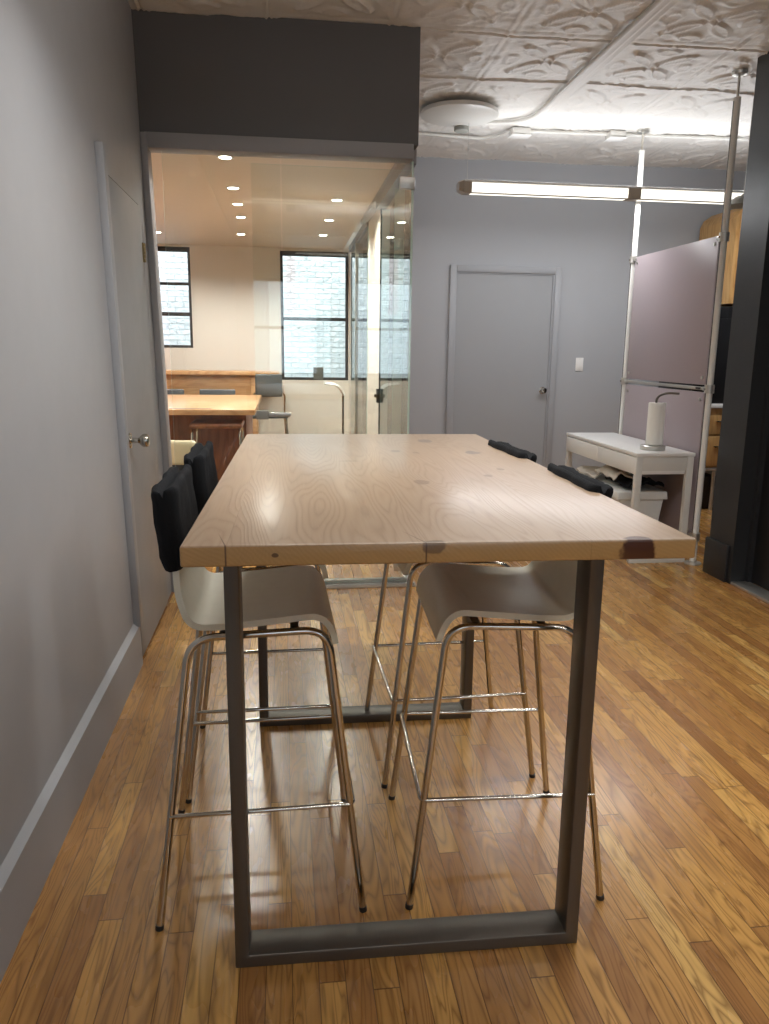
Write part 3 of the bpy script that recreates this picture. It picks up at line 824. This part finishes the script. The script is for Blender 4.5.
def make_stool(label):
    s = thing('bar_stool', label, 'stool', (0,0,0), 0, 'bar stools around the high table')
    sh = shell_mesh(s)
    cover_mesh(s)
    for sy in (-1, 1):
        pts = [(.240, sy*.236, .009), (.160, sy*.202, .716), (-.150, sy*.202, .706), (-.240, sy*.236, .009)]
        pth = fillet([Vector(p) for p in pts], .060, 10)
        tube('leg_frame', M['chrome'], pth, .0088, s, 14)
        for sx in (-1, 1):
            cyl('foot_cap', M['plastic_dark'], (sx*.2415, sy*.2365, 0), (sx*.2400, sy*.236, .012), .0098, s, seg=14)
    zf = .285; yx = .236-.041*zf/.705+.0; lx = .240-.080*zf/.705
    tube('footrest', M['chrome'], fillet([(-lx, -yx-.008, zf), (lx+.010, -yx-.008, zf), (lx+.010, yx+.008, zf), (-lx, yx+.008, zf)], .016, 6), .0056, s, 12)
    boxes('seat_bracket', M['steel'], [((-.085, -.195, .7015), (-.065, .195, .7055)), ((.075, -.195, .7065), (.095, .195, .7105))], s, .002)
    return s
s1 = make_stool('left-hand bar stool nearest the camera, black padded backrest cover by the grey wall')
s1.location = (-.072, 1.876, 0); s1.rotation_euler = (0,0,.018)
dup(s1, (-.065, 2.40, 0), .01, 'farther bar stool on the left side of the table, beside the grey door')
dup(s1, (.538, 1.866, 0), PI-.045, 'right-hand bar stool nearest the camera, curved grey seat under the table')
dup(s1, (.530, 2.42, 0), PI+.02, 'farther bar stool on the right side, cover top showing before the grey end door')

# ------------------------------------------------------------------ partition screen
PX = 2.632
ps = thing('partition_screen', 'lilac grey two-panel divider screen on floor to ceiling aluminium posts', 'partition', (PX, 4.59, 0))
for y, nm in ((0, 1), (1.235, 2)):
    p = cyl('screen_post', M['post'], (0, y, .012), (0, y, 2.80), .021, ps)
    boxes('post_groove', M['plastic_dark'], [((-.0225, y-.003, .05), (-.018, y+.003, 2.78))], p)
    cyl('post_rod', M['chrome'], (0, y, 2.80), (0, y, C-.02), .0075, p, seg=14)
    lathe('ceiling_cup', M['alu'], [(.010, C-.036), (.040, C-.028), (.044, C-.018), (.044, C-.008), (.01, C-.006)], (0, y, 0), p)
    lathe('foot_disc', M['alu'], [(.055, 0), (.055, .006), (.050, .012), (.022, .016), (.022, .02)], (0, y, 0), p)
for (za, zb) in ((1.150, 2.045), (.16, 1.105)):
    pn = box('screen_panel', M['lilac'], (-.006, .045, za), (.002, 1.195, zb), ps, .001)
    for y in (.085, 1.155):
        for z in (za+.045, zb-.045):
            cyl('panel_screw', M['alu'], (-.012, y, z), (-.005, y, z), .011, pn, seg=16)
rl = boxes('screen_rail', M['alu'], [((-.008, .03, 1.118), (.008, 1.21, 1.138))], ps, .003)
box('rail_end', M['plastic_dark'], (-.0095, .09, 1.121), (-.007, .15, 1.134), rl)
for y, s in ((.0, 1), (1.235, -1)):
    for z in (2.03, 1.128, .18):
        bm = bmesh.new()
        a_cyl(bm, (0, y, z-.026), (0, y, z+.026), .030, seg=20); a_box(bm, (-.014, min(y+s*.02, y+s*.065), z-.012), (.010, max(y+s*.02, y+s*.065), z+.012), .003)
        c_ = finish(bm, 'post_clamp', M['alu'], ps)
        cyl('clamp_screw', M['chrome'], (-.036, y, z), (-.028, y, z), .008, c_, seg=12)

# ------------------------------------------------------------------ white console desk
dk = thing('console_desk', 'narrow white console desk with two flat drawers against the lilac screen', 'desk', (2.205, 4.62, 0))
DW, DL, DH = .395, 1.26, .722
box('desk_top', M['white'], (0, 0, DH-.022), (DW, DL, DH), dk, .003)
for (ya, yb) in ((.012, DL/2-.003), (DL/2+.003, DL-.012)):
    dr = box('desk_drawer', M['white'], (.0, ya, DH-.138), (.34, yb, DH-.028), dk, .003)
boxes('desk_apron', M['white_paint'], [((.045, .010, DH-.115), (DW-.05, .022, DH-.022)), ((.045, DL-.022, DH-.115), (DW-.05, DL-.010, DH-.022)), ((DW-.02, .04, DH-.115), (DW-.008, DL-.04, DH-.022))], dk, .001)
for y in (.0, DL-.04):
    for x in (.004, DW-.048):
        box('leg', M['white_paint'], (x, y+.002, .030), (x+.042, y+.038, DH-.022), dk, .002)
    box('foot_rail', M['white_paint'], (.004, y+.002, 0), (DW-.006, y+.038, .030), dk, .002)

# paper towel on its holder
ph = thing('paper_towel_holder', 'paper towel roll on a round steel stand on the white desk', 'paper towel holder', (2.395, 4.80, DH))
lathe('holder_base', M['alu'], [(.078, .0), (.080, .004), (.080, .026), (.074, .031), (.01, .031)], (0,0,0), ph, 36)
tube('holder_rod', M['steel'], fillet([(0,0,.03), (0,0,.345), (.055,-.02,.372), (.125,-.055,.368)], .05, 10), .0075, ph, 10)
rb = lathe('paper_roll', M['paper'], [(.020, .034), (.045, .034), (.047, .04), (.047, .300), (.045, .306), (.020, .306)], (0,0,0), ph, 36)
bm = bmesh.new(); pts = []
for k in range(9):
    a = -1.2+k*.14; r = .048+.002*k
    pts.append((r*math.cos(a), r*math.sin(a)))
pts.append((.062, -.005)); pts.append((.058, .03))
for (r0, r1) in ((0, .0014),):
    A = [bm.verts.new((x, y, .036)) for x, y in pts]; B = [bm.verts.new((x, y, .306)) for x, y in pts]
    A2 = [bm.verts.new((x+.0015, y, .036)) for x, y in pts]; B2 = [bm.verts.new((x+.0015, y, .306)) for x, y in pts]
    for k in range(len(pts)-1):
        bm.faces.new((A[k], A[k+1], B[k+1], B[k])); bm.faces.new((A2[k], B2[k], B2[k+1], A2[k+1]))
        bm.faces.new((A[k], A2[k], A2[k+1], A[k+1])); bm.faces.new((B[k], B[k+1], B2[k+1], B2[k]))
finish(bm, 'loose_sheet', M['paper'], rb)

# storage bin under the desk
def tapered(name, mat, lo0, hi0, lo1, hi1, z0, z1, parent, bev=.008):
    bm = bmesh.new(); a_box(bm, (0,0,0), (1,1,1))
    for v in bm.verts:
        t = v.co.z; x = (lo0[0]*(1-t)+lo1[0]*t) if v.co.x < .5 else (hi0[0]*(1-t)+hi1[0]*t)
        y = (lo0[1]*(1-t)+lo1[1]*t) if v.co.y < .5 else (hi0[1]*(1-t)+hi1[1]*t)
        v.co = Vector((x, y, z0+(z1-z0)*t))
    bmesh.ops.bevel(bm, geom=list(bm.edges), offset=bev, segments=3, affect='EDGES', profile=.5)
    return finish(bm, name, mat, parent)
bn = thing('storage_bin', 'white lidded plastic storage bin on the floor under the console desk', 'storage bin', (2.18, 4.80, 0))
tapered('bin_body', M['plastic_white'], (.06, .04), (.29, .80), (.02, .015), (.335, .85), 0, .40, bn, .012)
tapered('bin_lid', M['plastic_white'], (0, 0), (.355, .87), (.006, .006), (.349, .864), .385, .44, bn, .008)

# papers and a dark bag on the bin lid
def slab_pts(name, mat, pts, th, parent=None):
    """loose sheet draped through a grid of points"""
    bm = bmesh.new(); R = [[bm.verts.new(p) for p in row] for row in pts]; R2 = [[bm.verts.new((p[0], p[1], p[2]+th)) for p in row] for row in pts]
    a, b = len(pts), len(pts[0])
    for i in range(a-1):
        for j in range(b-1):
            bm.faces.new((R[i][j], R[i][j+1], R[i+1][j+1], R[i+1][j])); bm.faces.new((R2[i][j], R2[i+1][j], R2[i+1][j+1], R2[i][j+1]))
    for i in range(a-1):
        bm.faces.new((R[i][0], R[i+1][0], R2[i+1][0], R2[i][0])); bm.faces.new((R[i][-1], R2[i][-1], R2[i+1][-1], R[i+1][-1]))
    for j in range(b-1):
        bm.faces.new((R[0][j], R2[0][j], R2[0][j+1], R[0][j+1])); bm.faces.new((R[-1][j], R[-1][j+1], R2[-1][j+1], R2[-1][j]))
    return finish(bm, name, mat, parent, ang=60)
def sheet(x0, x1, y0, y1, z, amp, seed, sk=0, n=8):
    return [[(x0+(x1-x0)*i/n+sk*j/n, y0+(y1-y0)*j/n, z+amp*(noise.noise(Vector((i*.35+seed, j*.45, seed)))+.5)+amp*.8*math.sin(i/n*PI)) for j in range(n+1)] for i in range(n+1)]
tag(slab_pts('cloth_bag', M['fabric'], sheet(.09+2.18, .34+2.18, 4.84, 5.24, .447, .030, 3.1, 0, 12), .020), 'crumpled black bag lying on the near end of the white bin lid', 'bag')
tag(slab_pts('newspaper', M['newsprint'], sheet(2.20, 2.36, 4.93, 5.30, .490, .034, 8.2, .02, 10), .010), 'folded newspaper slumped over the black bag on the white bin', 'newspaper')
tag(slab_pts('flattened_bag', M['newsprint'], sheet(2.215, 2.44, 5.28, 5.62, .447, .026, 5.7, -.02, 10), .012), 'flattened pale paper bag at the far end of the bin lid', 'bag')

# ------------------------------------------------------------------ kitchen end behind the screen
kc = thing('wall_cupboard', 'honey wood wall cupboard glimpsed beside the screen post', 'cupboard', (3.71, 6.30, 0))
bm = bmesh.new()
ptsx = [(0, 1.76), (.75, 1.76), (.75, 2.56)]+[(.75-.6-.15*0, 2.56)]
ptsx = [(0, 1.76), (.58, 1.76), (.58, 2.60), (.22, 2.58), (.10, 2.55), (.03, 2.50), (0, 2.44)]
A = [bm.verts.new((x, 0, z)) for x, z in ptsx]; B = [bm.verts.new((x, .58, z)) for x, z in ptsx]
for k in range(len(A)): bm.faces.new((A[k], A[(k+1)%len(A)], B[(k+1)%len(A)], B[k]))
bm.faces.new(A[::-1]); bm.faces.new(B)
finish(bm, 'cupboard_body', M['oak_honey'], kc, smooth=False)
box('cupboard_door', M['oak_honey'], (.03, -.018, 1.80), (.30, 0, 2.48), kc, .002)
box('cupboard_door', M['oak_honey'], (.31, -.018, 1.80), (.56, 0, 2.52), kc, .002)
bk = thing('black_cabinet', 'tall black cabinet behind the screen post with keys in it', 'cabinet', (3.40, 6.20, .93))
box('cabinet_body', M['black_deep'], (0, .02, 0), (.80, .6, .80), bk, .004)
box('cabinet_door', M['black_deep'], (.005, 0, .01), (.795, .02, .70), bk, .003)
box('cabinet_box', M['black_deep'], (.12, .0, .70), (.26, .12, .795), bk, .004)
ky_ = thing('key_bunch', 'small bunch of keys hanging on the black cabinet', 'keys', (3.722, 6.192, 1.62))
bm = bmesh.new(); a_tube(bm, [(.03*math.cos(2*PI*k/16), 0, .03*math.sin(2*PI*k/16)) for k in range(16)], .005, 6, True); finish(bm, 'key_ring', M['alu'], ky_)
box('key_blade', M['alu'], (-.006, -.004, -.12), (.014, .004, -.03), ky_, .001); box('key_blade', M['brass'], (-.024, -.002, -.10), (-.010, .006, -.028), ky_, .001)
dc_ = thing('drawer_unit', 'honey wood drawer unit with white worktop behind the screen post', 'drawer unit', (3.40, 6.20, 0))
box('unit_body', M['oak_honey'], (0, .02, .38), (.80, .6, .895), dc_, .002)
box('worktop', M['white'], (-.02, -.02, .895), (.82, .6, .93), dc_, .003)
d = box('drawer', M['oak_honey'], (.01, 0, .67), (.79, .02, .885), dc_, .003); box('drawer_handle', M['chrome'], (.24, -.02, .775), (.40, 0, .787), d, .002)
d = box('drawer', M['oak_honey'], (.01, 0, .40), (.79, .02, .655), dc_, .003); box('drawer_handle', M['chrome'], (.24, -.02, .56), (.40, 0, .572), d, .002)
box('shelf', M['alu'], (0, .0, .355), (.80, .58, .38), dc_, .002)
for x in (.03, .30, .74): cyl('leg', M['alu'], (x, .05, 0), (x, .05, .355), .016, dc_)
tag(tapered('waste_bin', M['plastic_dark'], (3.50, 6.30), (3.72, 6.52), (3.47, 6.27), (3.75, 6.55), 0, .30, None, .01), 'black waste bin under the honey wood drawer unit', 'bin')
dm = thing('dome_lamp', 'small grey dome lamp hanging between screen post and black wall', 'lamp', (2.99, 5.02, 2.29))
lathe('lamp_shade', M['frosted'], [(.10, .0), (.102, .004), (.085, .035), (.050, .058), (.018, .066), (.012, .075)], (0,0,0), dm, 28)
cyl('lamp_cord', M['white_paint'], (0,0,.07), (0,0,C-2.29-.01), .004, dm, seg=8)

# ------------------------------------------------------------------ meeting room furniture
ctb = thing('work_table', 'large tan wood high table with red-brown panel base beyond the glass', 'table', (-1.00, 6.60, 0))
box('tabletop', M['oak_tan'], (-.85, -.86, .865), (.785, 1.02, .905), ctb, .003)
box('base_panel', M['brown_wood'], (-.62, -.40, 0), (.70, -.36, .865), ctb, .003)
box('base_panel', M['brown_wood'], (-.62, -.36, 0), (-.58, .85, .865), ctb, .003)
box('base_panel', M['brown_wood'], (.66, -.36, 0), (.70, .85, .865), ctb, .003)
boxes('cable_tray', M['slate'], [((.12, -.80, .9045), (.47, -.765, .907))], ctb)
cb = thing('window_counter', 'long tan wood counter shelf below the windows of the meeting room', 'counter', (-.05, 8.40, 0))
box('countertop', M['oak_tan'], (-2.2, 0, 1.065), (0, .42, 1.105), cb, .003)
box('back_panel', M['oak_tan'], (-2.2, .06, .84), (-.28, .09, 1.065), cb, .002)
box('end_support', M['oak_tan'], (-.30, .04, 0), (-.235, .38, 1.065), cb, .003)
box('end_support', M['oak_tan'], (-2.16, .04, 0), (-2.10, .38, 1.065), cb, .003)
def metal_stool(label, x, y, rz, seat_z=.66, back=True, gmat='slate', bw=.175, bt=.42):
    s = thing('backed_bar_stool', label, 'stool', (x, y, 0), rz, 'stools in the meeting room')
    bm = bmesh.new(); a_box(bm, (-.19, -.19, seat_z-.035), (.19, .19, seat_z), .012, 3); finish(bm, 'seat', M[gmat], s)
    for sy in (-1, 1):
        tube('leg_frame', M['chrome'], fillet([(.20, sy*.21, .006), (.17, sy*.17, seat_z-.045), (-.17, sy*.17, seat_z-.045), (-.21, sy*.21, .006)], .05, 6), .010, s, 10)
    tube('footrest', M['chrome'], fillet([(-.19, -.20, .25), (.19, -.20, .25), (.19, .20, .25), (-.19, .20, .25)], .02, 4), .007, s, 8, )
    if back:
        tube('back_frame', M['chrome'], fillet([(-.16, -.15, seat_z-.04), (-.215, -.155, seat_z+.22), (-.215, .155, seat_z+.22), (-.16, .15, seat_z-.04)], .05, 6), .009, s, 10)
        bm = bmesh.new(); a_box(bm, (-.235, -bw, seat_z+bt-.22), (-.195, bw, seat_z+bt), .014, 3); finish(bm, 'backrest', M[gmat], s)
    return s
st = metal_stool('slate grey stool with chrome legs, facing the counter end below the right window', -.16, 7.95, PI/2+.05, .70, True, 'slate', .13, .40)
st3 = metal_stool('slate stool pushed under the window counter, right of two', -.66, 8.16, PI/2, .52, True)
dup(st3, (-1.16, 8.16, 0), PI/2, 'slate stool pushed under the window counter, left of two')
st2 = metal_stool('chrome framed stool tucked against the red-brown panel of the tan table', -.50, 5.95, PI/2, .80, False, 'brown_wood')
ch = thing('cream_chair', 'cream upholstered chair behind the glass jamb by the tan table', 'chair', (-.77, 5.18, 0), -.12)
bm = bmesh.new(); a_box(bm, (-.24, -.22, .42), (.24, .24, .50), .03, 3); finish(bm, 'seat', M['cream_leather'], ch)
bm = bmesh.new(); a_box(bm, (-.25, -.26, .62), (.25, -.19, .775), .028, 4); finish(bm, 'backrest', M['cream_leather'], ch)
box('back_rail', M['plastic_dark'], (-.24, -.245, .56), (.24, -.205, .625), ch, .006)
for sx in (-1, 1):
    box('back_post', M['plastic_dark'], (sx*.22-.012, -.24, .0), (sx*.22+.012, -.215, .60), ch, .003)
    box('leg', M['plastic_dark'], (sx*.22-.012, .20, 0), (sx*.22+.012, .225, .43), ch, .003)
wt = thing('side_stand', 'small white topped stand with a chrome leg by the side glass', 'side table', (.50, 7.3, 0))
bm = bmesh.new(); a_tube(bm, fillet([(-.13, 0, 1.035), (.0, 0, 1.02), (.05, 0, .93)], .05, 8), .014, 10); 
for v in bm.verts: v.co.y *= 9
finish(bm, 'stand_top', M['white'], wt)
cyl('stand_leg', M['chrome'], (.045, 0, .012), (.045, 0, .95), .010, wt)
lathe('stand_foot', M['chrome'], [(.11, 0), (.11, .006), (.02, .014), (.012, .02)], (.045, 0, 0), wt)

# ------------------------------------------------------------------ lights
def area(name, loc, rot, sx, sy, e, col, spread=180):
    L = bpy.data.lights.new(name, 'AREA'); L.shape = 'RECTANGLE'; L.size = sx; L.size_y = sy; L.energy = e; L.color = col; L.spread = math.radians(spread)
    o = bpy.data.objects.new(name, L); COL.objects.link(o); o.location = loc; o.rotation_euler = rot; return o
# the pendant throws light up to the tin ceiling and down into the room
for sgn in (-1, 1):      # the fixture throws its upward light out to both sides
    area('pendant_uplight', (2.50, 5.70+sgn*.03, 2.535), (PI-sgn*math.radians(58), 0, 0), 2.40, .05, 6.5, (.93, .96, 1))
area('pendant_uplight', (2.50, 5.70, 2.535), (PI, 0, 0), 2.40, .03, 4, (.95, .97, 1))
area('pendant_downlight', (2.50, 5.70, 2.428), (0, 0, 0), 2.35, .05, 30, (.96, .97, 1))
# daylight through the windows behind the camera and from the court outside
for (xa, xb, za, zb) in OB:
    area('window_daylight', ((xa+xb)/2, Y0-.22, (za+zb)/2), (PI/2, 0, 0), xb-xa-.08, zb-za-.08, 6, (.70, .84, 1))
area('court_daylight', (-.4, 9.55, 4.4), (math.radians(0), 0, 0), 5.5, .8, 520, (.86, .93, 1))
# two pendant copies added out of frame to brighten the near part of the room
for (lx, ly, lbl) in ((.25, -.9, 'added fill lamp behind the viewpoint, copy of the long white suspended lamp'), (-.35, 2.35, 'added fill lamp above the high table, out of frame, copy of the long white suspended lamp')):
    dup(ld, (lx, ly, 2.435), 0, lbl)
    area('pendant_uplight', (lx+1.23, ly+.02, 2.535), (PI, 0, 0), 2.40, .10, 16, (.98, .98, 1))  # upward fill of the added lamp
    area('pendant_downlight', (lx+1.23, ly-.02, 2.425), (0, 0, 0), 2.35, .10, 33, (1, .98, .95), 155)  # downward fill of the added lamp

w = bpy.data.worlds.new('world'); SC.world = w; w.use_nodes = True
bg = w.node_tree.nodes['Background']; bg.inputs[0].default_value = (.80, .90, 1, 1); bg.inputs[1].default_value = 1.2

# ------------------------------------------------------------------ camera
f, yaw, pitch, roll, E = 774.05, .1294, .2059, .0123, 1.34
F = Vector((math.sin(yaw)*math.cos(pitch), math.cos(yaw)*math.cos(pitch), -math.sin(pitch)))
R0 = Vector((math.cos(yaw), -math.sin(yaw), 0)); U0 = R0.cross(F)
R = math.cos(roll)*R0+math.sin(roll)*U0; U = -math.sin(roll)*R0+math.cos(roll)*U0
cam = bpy.data.cameras.new('camera'); co = bpy.data.objects.new('camera', cam); COL.objects.link(co)
m = Matrix(((R.x, U.x, -F.x, 0), (R.y, U.y, -F.y, 0), (R.z, U.z, -F.z, E), (0, 0, 0, 1)))
co.matrix_world = m
cam.sensor_fit = 'VERTICAL'; cam.sensor_height = 36; cam.lens = f/1024*36; cam.clip_start = .02; cam.clip_end = 60
SC.camera = co
SC.view_settings.view_transform = 'Standard'; SC.view_settings.look = 'None'
SC.view_settings.exposure = 0.0; SC.view_settings.gamma = 1; SC.view_settings.use_curve_mapping = False
SC.cycles.use_denoising = True; SC.cycles.denoiser = 'OPENIMAGEDENOISE'
SC.cycles.max_bounces = 10; SC.cycles.diffuse_bounces = 7; SC.cycles.glossy_bounces = 5; SC.cycles.transparent_max_bounces = 16
SC.cycles.sample_clamp_indirect = 6
